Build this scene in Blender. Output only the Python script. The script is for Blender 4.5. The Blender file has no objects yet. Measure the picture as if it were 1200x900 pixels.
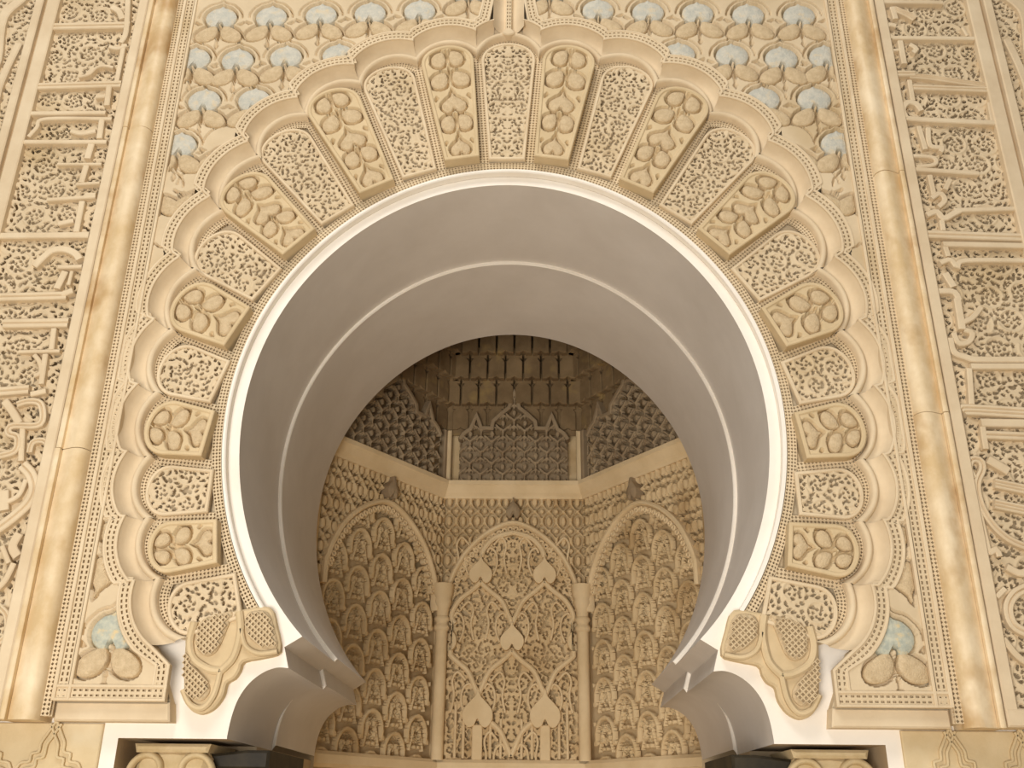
import bpy, math, random
import numpy as np
from mathutils import Matrix, Vector

random.seed(7)
RNG = np.random.default_rng(7)
C = bpy.context.scene.collection
SC = bpy.context.scene
ZB = 1.6                      # eye height above the floor; wall heights below are measured from eye level
rad = math.radians

# ------------------------------------------------------------------ camera, world, light, exposure
F_PX, CAM_X, CAM_D = 1150.0, 0.08694, 3.0
YAW, PITCH, ROLL = -0.02018, 0.41496, 0.010534


def cam_axes():
    cy, sy, cp, sp, cr, sr = math.cos(YAW), math.sin(YAW), math.cos(PITCH), math.sin(PITCH), math.cos(ROLL), math.sin(ROLL)
    f = np.array([sy * cp, cy * cp, sp]); rt = np.array([cy, -sy, 0.0]); up = np.cross(rt, f)
    return cr * rt + sr * up, -sr * rt + cr * up, f


RT, UP, FW = cam_axes()
cam_data = bpy.data.cameras.new('camera')
cam = bpy.data.objects.new('camera', cam_data); C.objects.link(cam)
cam_data.sensor_width = 36.0
cam_data.lens = F_PX / 1200.0 * 36.0
cam_data.clip_start = 0.05
cam.matrix_world = Matrix(((RT[0], UP[0], -FW[0], CAM_X), (RT[1], UP[1], -FW[1], -CAM_D), (RT[2], UP[2], -FW[2], ZB), (0, 0, 0, 1)))
SC.camera = cam

world = bpy.data.worlds.new('room_daylight'); SC.world = world
world.use_nodes = True
world.node_tree.nodes['Background'].inputs[0].default_value = (1.0, 0.955, 0.90, 1)
world.node_tree.nodes['Background'].inputs[1].default_value = 0.28


def area(name, loc, target, sx, sy, power, col):
    l = bpy.data.lights.new(name, 'AREA'); l.shape = 'RECTANGLE'; l.size = sx; l.size_y = sy
    l.energy = power; l.color = col
    o = bpy.data.objects.new(name, l); C.objects.link(o)
    o.location = loc
    d = Vector(target) - Vector(loc)
    o.rotation_euler = d.to_track_quat('-Z', 'Y').to_euler()
    return o


area('added_relief_key', (-1.1, -3.5, 6.9), (0.1, 0.0, 2.6), 2.4, 1.6, 150, (1.0, 0.97, 0.95))  # unseen lamp added overhead so the carved pits and relief read darker
area('courtyard_door_daylight', (-0.9, -4.4, 1.0), (0.15, 1.0, 2.6), 2.0, 1.8, 190, (1.0, 0.97, 0.945))

SC.view_settings.view_transform = 'Standard'
SC.view_settings.look = 'None'
SC.view_settings.gamma = 1.0
SC.view_settings.use_curve_mapping = False
SC.view_settings.exposure = -0.09


# ------------------------------------------------------------------ helpers
def at(px, py, Y=0.0):
    """photograph pixel (1200x900) -> (u, height) on the vertical plane at depth Y behind the wall face"""
    d = (px - 600) / F_PX * RT + (450 - py) / F_PX * UP + FW
    d = d / d[1]
    return (CAM_X + d[0] * (CAM_D + Y), d[2] * (CAM_D + Y))


def srgb(r, g, b):
    return tuple(((c / 255) / 12.92 if c / 255 <= 0.04045 else ((c / 255 + 0.055) / 1.055) ** 2.4) for c in (r, g, b))


def material(name, col, col2=None, scale=6.0, rough=0.85, bump=0.15, bscale=120.0, stain=None, spec=0.25, stretch=(1, 1, 1)):
    m = bpy.data.materials.new(name); m.use_nodes = True
    nt = m.node_tree; n = nt.nodes; L = nt.links
    b = n['Principled BSDF']; b.inputs['Roughness'].default_value = rough
    b.inputs['Specular IOR Level'].default_value = spec
    tc = n.new('ShaderNodeNewGeometry')
    mp = n.new('ShaderNodeVectorMath'); mp.operation = 'MULTIPLY'; mp.inputs[1].default_value = stretch
    L.new(tc.outputs['Position'], mp.inputs[0])
    nz = n.new('ShaderNodeTexNoise'); nz.inputs['Scale'].default_value = scale; nz.inputs['Detail'].default_value = 6; nz.inputs['Roughness'].default_value = 0.62
    L.new(mp.outputs[0], nz.inputs['Vector'])
    rp = n.new('ShaderNodeValToRGB'); rp.color_ramp.elements[0].position = 0.36; rp.color_ramp.elements[1].position = 0.66
    rp.color_ramp.elements[0].color = (*srgb(*(col2 or col)), 1); rp.color_ramp.elements[1].color = (*srgb(*col), 1)
    L.new(nz.outputs['Fac'], rp.inputs['Fac'])
    out = rp.outputs['Color']
    if stain:
        n2 = n.new('ShaderNodeTexNoise'); n2.inputs['Scale'].default_value = stain[1]; n2.inputs['Detail'].default_value = 4
        L.new(mp.outputs[0], n2.inputs['Vector'])
        r2 = n.new('ShaderNodeValToRGB'); r2.color_ramp.elements[0].position = stain[2]; r2.color_ramp.elements[1].position = stain[2] + 0.16
        L.new(n2.outputs['Fac'], r2.inputs['Fac'])
        mx = n.new('ShaderNodeMix'); mx.data_type = 'RGBA'
        L.new(r2.outputs['Color'], mx.inputs['Factor']); L.new(out, mx.inputs[6]); mx.inputs[7].default_value = (*srgb(*stain[0]), 1)
        out = mx.outputs[2]
    L.new(out, b.inputs['Base Color'])
    if bump:
        n3 = n.new('ShaderNodeTexNoise'); n3.inputs['Scale'].default_value = bscale; n3.inputs['Detail'].default_value = 3
        L.new(tc.outputs['Position'], n3.inputs['Vector'])
        bp = n.new('ShaderNodeBump'); bp.inputs['Strength'].default_value = bump; bp.inputs['Distance'].default_value = 0.004
        L.new(n3.outputs['Fac'], bp.inputs['Height']); L.new(bp.outputs[0], b.inputs['Normal'])
    return m


M = {}
M['stucco'] = material('carved_stucco', (215, 194, 159), (202, 181, 146), 5, stain=((191, 167, 127), 2.2, 0.56))
M['frame'] = material('smooth_stucco_frame', (221, 201, 167), (209, 187, 152), 7, bump=0.08)
M['warm'] = material('golden_stucco', (212, 189, 149), (199, 176, 136), 9, bump=0.1)
M['leaf'] = material('stippled_leaf_stucco', (211, 188, 150), (194, 170, 132), 60, bump=0.9, bscale=220)
M['blue'] = material('pale_blue_painted_stucco', (206, 199, 180), (184, 182, 168), 45, bump=0.9, bscale=160, stain=((212, 194, 160), 26, 0.55))
M['bluegreen'] = material('blue_green_painted_stucco', (196, 194, 172), (166, 170, 156), 55, bump=0.5, bscale=160, stain=((214, 192, 146), 40, 0.55))
M['marble'] = material('veined_stone_moulding', (234, 214, 178), (208, 180, 134), 7, rough=0.5, bump=0.06, bscale=40, stain=((184, 148, 98), 6, 0.56), stretch=(1, 1, .8))
M['white'] = material('white_plaster', (243, 235, 221), (235, 225, 208), 3, bump=0.04, bscale=30)
M['soffit'] = material('polished_grey_plaster', (214, 206, 195), (203, 194, 182), 2.2, rough=0.6, bump=0.03, bscale=12)
M['ochre'] = material('ochre_plaster', (212, 191, 151), (197, 174, 132), 6, bump=0.1, stain=((225, 209, 175), 4, 0.55))
M['niche'] = material('old_niche_stucco', (222, 196, 152), (206, 178, 132), 5, stain=((180, 148, 102), 3, 0.56))
M['nichepale'] = material('pale_niche_moulding', (230, 206, 164), (216, 190, 146), 5, bump=0.08)
M['muqarnas'] = material('dark_vault_stucco', (144, 120, 86), (120, 98, 68), 8, stain=((158, 132, 84), 9, 0.60))  # darker brown stucco tone for the vault cells and ceiling
M['darkpanel'] = material('dark_panel_stucco', (167, 146, 115), (146, 124, 95), 5)  # darker grey-brown stucco tone for stepped panels, side pilasters and finials
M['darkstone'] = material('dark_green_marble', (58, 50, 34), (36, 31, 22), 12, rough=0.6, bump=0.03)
M['gold'] = material('ochre_carved_capital_stone', (205, 183, 142), (189, 165, 121), 18)
M['carpet'] = material('straw_mat', (206, 186, 152), (190, 168, 132), 14, rough=0.95)
M['shell'] = material('plain_rear_plaster', (190, 168, 134), (176, 152, 118), 3)


def link(name, me, mat=None, parent=None, loc=None, roty=None):
    o = bpy.data.objects.new(name, me); C.objects.link(o)
    if mat and me is not None and not me.materials:
        me.materials.append(M[mat])
    if parent is not None:
        o.parent = parent
    if loc is not None:
        o.location = loc
    if roty is not None:
        o.rotation_euler = (0, roty, 0)
    return o


def mesh(name, v, f, smooth=None):
    me = bpy.data.meshes.new(name)
    me.from_pydata([tuple(p) for p in v], [], f)
    if smooth:
        me.polygons.foreach_set('use_smooth', [True] * len(me.polygons))
        me.set_sharp_from_angle(angle=rad(smooth))
    me.update()
    return me


def empty(name, label=None, cat=None, group=None, loc=(0, 0, ZB), rotz=0.0, kind=None):
    o = bpy.data.objects.new(name, None); C.objects.link(o)
    o.location = loc; o.rotation_euler = (0, 0, rotz); o.empty_display_size = 0.1
    tag(o, label, cat, group, kind)
    return o


def tag(o, label=None, cat=None, group=None, kind=None):
    if label: o['label'] = label
    if cat: o['category'] = cat
    if group: o['group'] = group
    if kind: o['kind'] = kind
    return o


def catmull(p, n=6, closed=True):
    p = np.asarray(p, float); N = len(p); out = []
    rng = range(N) if closed else range(N - 1)
    for i in rng:
        if closed:
            a, b, c, d = p[i - 1], p[i], p[(i + 1) % N], p[(i + 2) % N]
        else:
            a, b, c, d = p[max(i - 1, 0)], p[i], p[i + 1], p[min(i + 2, N - 1)]
        for k in range(n):
            t = k / n
            out.append(0.5 * ((2 * b) + (c - a) * t + (2 * a - 5 * b + 4 * c - d) * t * t + (3 * b - a - 3 * c + d) * t ** 3))
    if not closed:
        out.append(p[-1])
    return np.array(out)


def normals2(p, closed):
    p = np.asarray(p, float)
    if closed:
        a = p - np.roll(p, 1, 0); b = np.roll(p, -1, 0) - p
    else:
        d = np.diff(p, axis=0); a = np.vstack([d[:1], d]); b = np.vstack([d, d[-1:]])
    a = a / (np.linalg.norm(a, axis=1, keepdims=True) + 1e-12); b = b / (np.linalg.norm(b, axis=1, keepdims=True) + 1e-12)
    na = np.c_[-a[:, 1], a[:, 0]]; nb = np.c_[-b[:, 1], b[:, 0]]
    n = na + nb; l = np.linalg.norm(n, axis=1, keepdims=True) + 1e-9; n = n / l
    c = np.clip((n * na).sum(1, keepdims=True), 0.45, 1)
    return n / c


def offset(p, d, closed=False):
    return np.asarray(p, float) + normals2(p, closed) * d


def area2(p):
    x, y = p[:, 0], p[:, 1]
    return 0.5 * (x * np.roll(y, -1) - y * np.roll(x, -1)).sum()


def solid_mesh(name, p, y0, y1, ch=0.003, dome=0.0, smooth=None):
    """closed outline p (u, v); back at y0, front at y1 (y1 < y0), chamfer ch, optional domed centre"""
    p = np.asarray(p, float)
    if area2(p) < 0: p = p[::-1]
    n = len(p)
    q = offset(p, ch, True)
    v = [(a[0], y0, a[1]) for a in p] + [(a[0], y1 + ch, a[1]) for a in p] + [(a[0], y1, a[1]) for a in q]
    f = []
    for i in range(n):
        j = (i + 1) % n
        f.append((i, j, n + j, n + i)); f.append((n + i, n + j, 2 * n + j, 2 * n + i))
    if dome:
        c = q.mean(0)
        r2 = c + (q - c) * 0.55
        v += [(a[0], y1 - dome * 0.75, a[1]) for a in r2] + [(c[0], y1 - dome, c[1])]
        for i in range(n):
            j = (i + 1) % n
            f.append((2 * n + i, 2 * n + j, 3 * n + j, 3 * n + i)); f.append((3 * n + i, 3 * n + j, 4 * n))
    else:
        f.append(tuple(range(2 * n, 3 * n)))
    f.append(tuple(range(n - 1, -1, -1)))
    return mesh(name, v, f, smooth)


def solid(name, p, y0, y1, mat, parent=None, ch=0.003, dome=0.0, smooth=None):
    return link(name, solid_mesh(name, p, y0, y1, ch, dome, smooth), mat, parent)


def sweep_mesh(name, path, section, closed=False, smooth=40, caps=True):
    """section: list of (offset along left normal, y)"""
    path = np.asarray(path, float); nn = normals2(path, closed); N = len(path); K = len(section)
    v = []
    for p, n in zip(path, nn):
        for (o, y) in section:
            v.append((p[0] + n[0] * o, y, p[1] + n[1] * o))
    f = []
    for i in range(N if closed else N - 1):
        j = (i + 1) % N
        for k in range(K - 1):
            f.append((i * K + k, i * K + k + 1, j * K + k + 1, j * K + k))
    if caps and not closed:
        f.append(tuple(range(K))); f.append(tuple((N - 1) * K + k for k in range(K - 1, -1, -1)))
    return mesh(name, v, f, smooth)


def sweep(name, path, section, mat, parent=None, **kw):
    return link(name, sweep_mesh(name, path, section, **kw), mat, parent)


def ribbon_section(w, y0, y1, ch=0.004, groove=0):
    h = w / 2; ch = min(ch, h * 0.6)
    s = [(-h, y0), (-h, y1 + ch), (-h + ch, y1)]
    if groove:
        for g in np.linspace(-h, h, groove + 2)[1:-1]:
            s += [(g - 0.0035, y1), (g, y1 + 0.006), (g + 0.0035, y1)]
    return s + [(h - ch, y1), (h, y1 + ch), (h, y0)]


def roll_section(o0, o1, y0, hgt, n=8):
    c = (o0 + o1) / 2; r = (o1 - o0) / 2
    return [(c - r * math.cos(math.pi * k / n), y0 - hgt * math.sin(math.pi * k / n)) for k in range(n + 1)]


def ribbon(name, path, w, y0, y1, mat, parent=None, groove=0, smooth=None, ch=0.004):
    return sweep(name, path, ribbon_section(w, y0, y1, ch, groove), mat, parent, smooth=smooth)


# -- pierced strips and nets: every opening is a real pit
def pits_mesh(name, outer, inner, y1, depth, diamond):
    """outer, inner: (n, 4, 2) arrays of corners"""
    n = len(outer)
    V = np.zeros((n, 12, 3))
    V[:, 0:4, 0] = outer[:, :, 0]; V[:, 0:4, 2] = outer[:, :, 1]; V[:, 0:4, 1] = y1
    V[:, 4:8, 0] = inner[:, :, 0]; V[:, 4:8, 2] = inner[:, :, 1]; V[:, 4:8, 1] = y1
    V[:, 8:12, 0] = inner[:, :, 0]; V[:, 8:12, 2] = inner[:, :, 1]; V[:, 8:12, 1] = y1 + depth
    fs = []
    if diamond:      # inner k sits next to the middle of edge k -> k+1
        loc = []
        for k in range(4):
            loc.append((k, (k + 1) % 4, 4 + k)); loc.append((k, 4 + k, 4 + (k - 1) % 4))
    else:
        loc = [(k, (k + 1) % 4, 4 + (k + 1) % 4, 4 + k) for k in range(4)]
    loc += [(4 + k, 4 + (k + 1) % 4, 8 + (k + 1) % 4, 8 + k) for k in range(4)] + [(8, 9, 10, 11)]
    for i in range(n):
        b = 12 * i
        fs += [tuple(b + q for q in l) for l in loc]
    return mesh(name, V.reshape(-1, 3), fs)


def resample(path, step):
    path = np.asarray(path, float)
    s = np.r_[0, np.cumsum(np.linalg.norm(np.diff(path, axis=0), axis=1))]
    n = max(2, int(round(s[-1] / step)) + 1)
    t = np.linspace(0, s[-1], n)
    return np.c_[np.interp(t, s, path[:, 0]), np.interp(t, s, path[:, 1])]


def lattice_cells(path, o0, o1, rows, pitch, diamond=True, k=0.62, kc=None):
    P = resample(path, pitch); N = normals2(P, False)
    offs = np.linspace(o0, o1, rows + 1)
    G = P[:, None, :] + N[:, None, :] * offs[None, :, None]      # (np, rows+1, 2)
    a = G[:-1, :-1]; b = G[1:, :-1]; c = G[1:, 1:]; d = G[:-1, 1:]
    outer = np.stack([a, b, c, d], 2).reshape(-1, 4, 2)
    cen = outer.mean(1, keepdims=True)
    inner = (outer + np.roll(outer, -1, 1)) / 2 if diamond else outer
    inner = cen + (inner - cen) * k
    if kc is not None:       # oblong openings: k along the strip, kc across it
        e1 = ((outer[:, 1] + outer[:, 2]) - (outer[:, 0] + outer[:, 3])) / 4; e2 = ((outer[:, 2] + outer[:, 3]) - (outer[:, 0] + outer[:, 1])) / 4
        c0 = cen[:, 0]
        inner = np.stack([c0 - e1 * k - e2 * kc, c0 + e1 * k - e2 * kc, c0 + e1 * k + e2 * kc, c0 - e1 * k + e2 * kc], 1)
    return outer, inner


def lattice(name, path, o0, o1, rows, pitch, y1, depth, mat, parent, diamond=True, k=0.80, kc=None):
    o, i = lattice_cells(path, o0, o1, rows, pitch, diamond, k, kc)
    ob = link(name, pits_mesh(name, o, i, y1, depth, diamond), mat, parent)
    return tag(ob, kind='stuff')


def inside(poly, x, y):
    poly = np.asarray(poly); r = np.zeros(np.shape(x), bool)
    j = len(poly) - 1
    for i in range(len(poly)):
        xi, yi = poly[i]; xj, yj = poly[j]
        if yi != yj:
            r ^= ((yi > y) != (yj > y)) & (x < (xj - xi) * (y - yi) / (yj - yi) + xi)
        j = i
    return r


def net_fill(name, poly, pitch, y1, depth, mat, parent, ang=45.0, k=0.6):
    poly = np.asarray(poly); c = poly.mean(0); R_ = np.abs(poly - c).max() * 1.5
    g = np.arange(-R_, R_, pitch); a = rad(ang)
    X, Y = np.meshgrid(g, g); X = X.ravel(); Y = Y.ravel()
    e1 = np.array([math.cos(a), math.sin(a)]); e2 = np.array([-math.sin(a), math.cos(a)])
    cen = c + X[:, None] * e1 + Y[:, None] * e2
    ok = inside(poly, cen[:, 0], cen[:, 1]); cen = cen[ok]
    h = pitch / 2
    outer = np.stack([cen - h * e1 - h * e2, cen + h * e1 - h * e2, cen + h * e1 + h * e2, cen - h * e1 + h * e2], 1)
    inner = cen[:, None] + (outer - cen[:, None]) * k
    return tag(link(name, pits_mesh(name, outer, inner, y1, depth, False), mat, parent), kind='stuff')


# -- carved fields: dense height meshes
def field_mesh(name, X, Z, H, mask=None, holes=None):
    """X, Z grids (r, c); H = y values; mask on vertices"""
    r, c = X.shape
    co = np.stack([X, H, Z], -1).reshape(-1, 3)
    idx = np.arange(r * c).reshape(r, c)
    q = np.stack([idx[:-1, :-1], idx[:-1, 1:], idx[1:, 1:], idx[1:, :-1]], -1).reshape(-1, 4)
    if holes is not None:
        q = q[holes.ravel()[q].mean(1) < .5]
    if mask is not None or holes is not None:
        mk = mask.ravel() if mask is not None else np.ones(r * c, bool); q = q[mk[q].all(1)]
        used = np.unique(q); re = np.full(r * c, -1); re[used] = np.arange(len(used)); co = co[used]; q = re[q]
    me = bpy.data.meshes.new(name)
    me.vertices.add(len(co)); me.vertices.foreach_set('co', co.ravel().astype(np.float32))
    me.loops.add(q.size); me.loops.foreach_set('vertex_index', q.ravel().astype(np.int32))
    me.polygons.add(len(q)); me.polygons.foreach_set('loop_start', (np.arange(len(q)) * 4).astype(np.int32))
    me.polygons.foreach_set('loop_total', np.full(len(q), 4, np.int32))
    me.update(calc_edges=True)
    return me


def arabesque(x0, x1, z0, z1, h, seed, pitch=0.1, minsep=0.019, L=0.0125, W=0.0058, mirror=False):
    """pit mask (0..1) and soft relief of a scrolling leaf field"""
    rg = np.random.default_rng(seed)
    nx = int(math.ceil((x1 - x0) / h)) + 1; nz = int(math.ceil((z1 - z0) / h)) + 1
    xs = x0 + np.arange(nx) * h; zs = z0 + np.arange(nz) * h
    X, Z = np.meshgrid(xs, zs)
    pit = np.zeros_like(X); rel = np.zeros_like(X)
    holes = []; cell = {}; scrolls = []

    def add(x, z, a, l, w, b):
        if not (x0 - .01 < x < x1 + .01 and z0 - .01 < z < z1 + .01): return
        for (sx, sz, g0, rr_) in scrolls:
            dx_, dz_ = x - sx, z - sz
            d_ = math.hypot(dx_, dz_)
            if d_ > rr_ * 1.5: continue
            th_ = (math.atan2(dz_, dx_) - g0) % 6.2832
            if abs(d_ - rr_ * (1.0 - .30 * th_ / 6.2832)) < .0062 and th_ < 5.3: return
        k = (int(math.floor(x / minsep)), int(math.floor(z / minsep)))
        for dx in (-1, 0, 1):
            for dz in (-1, 0, 1):
                for (hx, hz) in cell.get((k[0] + dx, k[1] + dz), ()):
                    if (hx - x) ** 2 + (hz - z) ** 2 < (minsep * .82) ** 2: return
        cell.setdefault(k, []).append((x, z)); holes.append((x, z, a, l, w, b))

    xa = 0.0 if mirror else x0
    ni = int((x1 - xa) / pitch) + 2; nj = int((z1 - z0) / (pitch * .9)) + 2
    for j in range(nj):
        for i in range(ni):
            cx = xa + (i + (0.5 if j % 2 else 0.02)) * pitch + rg.uniform(-.1, .1) * pitch
            cz = z0 + j * pitch * .9 + rg.uniform(-.1, .1) * pitch
            scrolls.append((cx, cz, rg.uniform(0, 6.28), pitch * .42))
    for n_, (cx, cz, a0, rr_) in enumerate(scrolls):
        sgn = 1 if n_ % 2 else -1
        DX_ = X - cx; DZ_ = Z - cz
        near = (np.abs(DX_) < rr_ * 1.3) & (np.abs(DZ_) < rr_ * 1.3)
        d = np.hypot(DX_[near], DZ_[near]); th_ = (np.arctan2(DZ_[near], DX_[near]) - a0) % 6.2832
        rel[near] = np.maximum(rel[near], np.exp(-((d - rr_ * (1 - .30 * th_ / 6.2832)) / .0042) ** 2) * .0035 * (th_ < 5.3))
        for k in range(4):
            t = a0 + k * 1.57
            add(cx + .011 * math.cos(t), cz + .011 * math.sin(t), t + 1.57, L * .55, W * .8, 0)
        for ring, nn in ((0.24, 8), (0.50, 14)):
            for k in range(nn):
                t = a0 + sgn * k * 6.283 / nn + rg.uniform(-.12, .12)
                rr = pitch * ring
                add(cx + rr * math.cos(t), cz + rr * math.sin(t), t + sgn * (1.57 - rg.uniform(.2, .9)), L * rg.uniform(.6, 1.1), W * rg.uniform(.75, 1.15), sgn * rg.uniform(8, 26))
    area_ = (x1 - x0) * (z1 - z0)
    for _ in range(int(area_ / minsep ** 2 * 2.2)):
        add(rg.uniform(xa, x1), rg.uniform(z0, z1), rg.uniform(0, 6.28), L * rg.uniform(.5, .9), W * rg.uniform(.7, 1.1), rg.uniform(-20, 20))
    if mirror:
        holes = [q for q in holes if q[0] > .004]
        holes += [(-x, z, math.pi - a, l, w, -b) for (x, z, a, l, w, b) in holes]
        rel = np.maximum(rel, rel[:, ::-1])
    for (x, z, a, l, w, b) in holes:
        m = int(l / h) + 2
        i0 = int((x - x0) / h); j0 = int((z - z0) / h)
        sl = (slice(max(j0 - m, 0), j0 + m + 1), slice(max(i0 - m, 0), i0 + m + 1))
        dx = X[sl] - x; dz = Z[sl] - z
        if dx.size == 0: continue
        s = dx * math.cos(a) + dz * math.sin(a); t = -dx * math.sin(a) + dz * math.cos(a)
        t = t - b * s * s
        e = np.clip(1 - (s / l) ** 2, 0, 1)
        wd = w * np.sqrt(e) * (1 - .45 * s / l)
        val = np.clip((wd - np.abs(t)) / (h * .55) + .5, 0, 1) * (e > 0)
        pit[sl] = np.maximum(pit[sl], val)
    return X, Z, pit, rel


# ------------------------------------------------------------------ profile of the arch opening (metres, symmetric about u = 0)
ARC_Z = 1.1574
CO = [0.8994, 0.0210, 0.0334, 0.0065, -0.0017, 0.0035]


def arc_r(th):
    return sum(c * math.cos(k * th) for k, c in enumerate(CO))


def arc_pt(th, off=0.0, s=1.0):
    r = arc_r(th) * s
    e = 1e-3
    p = np.array([r * math.sin(th), r * math.cos(th)])
    r2 = arc_r(th + e) * s
    t = np.array([r2 * math.sin(th + e), r2 * math.cos(th + e)]) - p; t /= np.linalg.norm(t)
    n = np.array([-t[1], t[0]])
    return p + n * off + np.array([0, ARC_Z])


TH_END = rad(138.2)
half = [arc_pt(t) for t in np.linspace(0, TH_END, 70)]
cusp = [(0.648, 0.458), (0.630, 0.397)]
lobe_low = [(0.63, 0.397), (0.665, 0.398), (0.705, 0.383), (0.742, 0.352), (0.768, 0.310), (0.782, 0.26), (0.788, 0.21), (0.788, 0.197)]
lobe_low = catmull(lobe_low, 4, False)
R_PROFILE = np.vstack([np.array(half), np.array(cusp[:1]), lobe_low])          # right half, top -> springing at v=.175
FULL = np.vstack([(R_PROFILE * [-1, 1])[::-1][:-1], R_PROFILE])                 # left bottom -> top -> right bottom


def scale_prof(p, s):
    return (p - [0, ARC_Z]) * s + [0, ARC_Z]


# ------------------------------------------------------------------ structure: floor, wall, soffit
fl = solid('floor', [(-5, -7), (5, -7), (5, 3), (-5, 3)], 0, 0, 'carpet', ch=0)
fl.data.transform(Matrix(((1, 0, 0, 0), (0, 0, 1, 0), (0, 1, 0, 0), (0, 0, 0, 1))))
bpy.data.objects.remove(fl)
flm = mesh('floor', [(-5, -7, -.05), (5, -7, -.05), (5, 3, -.05), (-5, 3, -.05), (-5, -7, 0), (5, -7, 0), (5, 3, 0), (-5, 3, 0)],
           [(0, 1, 2, 3), (4, 5, 6, 7), (0, 1, 5, 4), (1, 2, 6, 5), (2, 3, 7, 6), (3, 0, 4, 7)])
tag(link('floor', flm, 'carpet'), 'straw matted floor below the arch', kind='structure')

TOP = 3.75
SIDE = 3.0
rp = np.vstack([R_PROFILE, [(1.105, .197), (1.105, -1.6), (SIDE, -1.6), (SIDE, TOP), (0, TOP)]])
vs, fs = [], []
for sgn in (1, -1):
    b = len(vs); n = len(rp)
    vs += [(p[0] * sgn, 0.0, p[1]) for p in rp]
    fs.append(tuple(b + i for i in (range(n) if sgn < 0 else range(n - 1, -1, -1))))
wall = link('wall_front', mesh('wall_front', vs, fs), 'white', loc=(0, 0, ZB))
tag(wall, 'white plaster wall face around the horseshoe arch opening', kind='structure')
# returns of the rebate that holds the jamb columns, and the plain jambs behind
for sgn in (1, -1):
    m = mesh('rebate', [(sgn * 1.105, 0, .197), (sgn * 1.105, .34, .197), (sgn * .788, .34, .197), (sgn * .788, 0, .197),
                        (sgn * 1.105, 0, -1.6), (sgn * 1.105, .34, -1.6), (sgn * .788, .34, -1.6), (sgn * .788, 1.2, -1.6), (sgn * .788, 1.2, .197)],
             [(0, 1, 2, 3), (0, 4, 5, 1), (1, 5, 6, 2), (2, 6, 7, 8)])
    link('jamb_rebate', m, 'shell', wall)

arch = empty('horseshoe_arch', 'deep smooth plaster horseshoe arch with a fine pale step line inside', 'arch')
Y_STEP, Y_BACK, S_IN = 0.54, 1.19, 0.983


def tube(name, prof, y0, y1, mat, ny=2):
    n = len(prof); v = []; f = []
    for y in np.linspace(y0, y1, ny):
        v += [(p[0], y, p[1]) for p in prof]
    for k in range(ny - 1):
        for i in range(n - 1):
            f.append((k * n + i, k * n + i + 1, (k + 1) * n + i + 1, (k + 1) * n + i))
    return link(name, mesh(name, v, f, 25), mat, arch)


tag(tube('outer_soffit', FULL, 0.0, Y_STEP, 'soffit'), 'grey-beige front half of the arch underside')
IN = scale_prof(FULL, S_IN)
tag(tube('inner_soffit', IN, Y_STEP, Y_BACK, 'soffit'), 'grey-beige rear half of the arch underside')
n = len(FULL)
IN2 = scale_prof(FULL, S_IN + .003)
v = [(p[0], Y_STEP, p[1]) for p in FULL] + [(p[0], Y_STEP - .006, p[1]) for p in IN2] + [(p[0], Y_STEP + .001, p[1]) for p in IN]
f = [(i, i + 1, n + i + 1, n + i) for i in range(n - 1)] + [(n + i, n + i + 1, 2 * n + i + 1, 2 * n + i) for i in range(n - 1)]
tag(link('step_line', mesh('step_line', v, f, 20), 'white', arch), 'thin pale line where the soffit steps in')
# rear face of the wall seen from the niche
rb = np.vstack([scale_prof(R_PROFILE, S_IN), [(.79, -1.6), (1.5, -1.6), (1.5, 3.2), (0, 3.2)]])
vs, fs = [], []
for sgn in (1, -1):
    b = len(vs); n = len(rb)
    vs += [(p[0] * sgn, Y_BACK, p[1]) for p in rb]; fs.append(tuple(range(b, b + n)))
link('rear_wall_face', mesh('rear_wall_face', vs, fs), 'shell', arch)

# ------------------------------------------------------------------ voussoir band
CUSPS = np.array([(0.122, 2.711), (0.353, 2.668), (0.566, 2.557), (0.757, 2.405), (0.914, 2.213), (1.017, 1.978), (1.082, 1.735), (1.127, 1.498),
                  (1.143, 1.267), (1.135, 1.043), (1.106, 0.840), (1.044, 0.650), (0.948, 0.470)])
ALLC = np.vstack([(CUSPS * [-1, 1])[::-1], CUSPS])          # 26 cusps, left bottom -> top -> right bottom
NV = 25


def joint_angle(c):
    th = math.atan2(c[0], c[1] - ARC_Z)
    return th * (1 + 0.042 * abs(th) / rad(126))


JA = [joint_angle(c) for c in ALLC]
INN = np.array([arc_pt(a, 0.052) for a in JA])              # inner end of every joint
JDIR = ALLC - INN; JDIR /= np.linalg.norm(JDIR, axis=1, keepdims=True)


class Lobe:
    pass


LOBES = []
for i in range(NV):
    a, b = ALLC[i], ALLC[i + 1]
    ch = np.linalg.norm(b - a); sag = (.33 if i == 12 else (.27 if abs(i - 12) < 5 else .225)) * ch
    r = (ch * ch / 4 + sag * sag) / (2 * sag)
    mid = (a + b) / 2; nrm = np.array([-(b - a)[1], (b - a)[0]]) / ch
    o = Lobe(); o.c = mid + nrm * (sag - r); o.r = r; o.top = mid + nrm * sag; o.n = nrm; o.ch = ch; o.i = i
    LOBES.append(o)


def ray_circle(p, d, c, r):
    q = p - c; B = q @ d; D = B * B - (q @ q - r * r)
    return p + d * (-B + math.sqrt(max(D, 0)))


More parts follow.
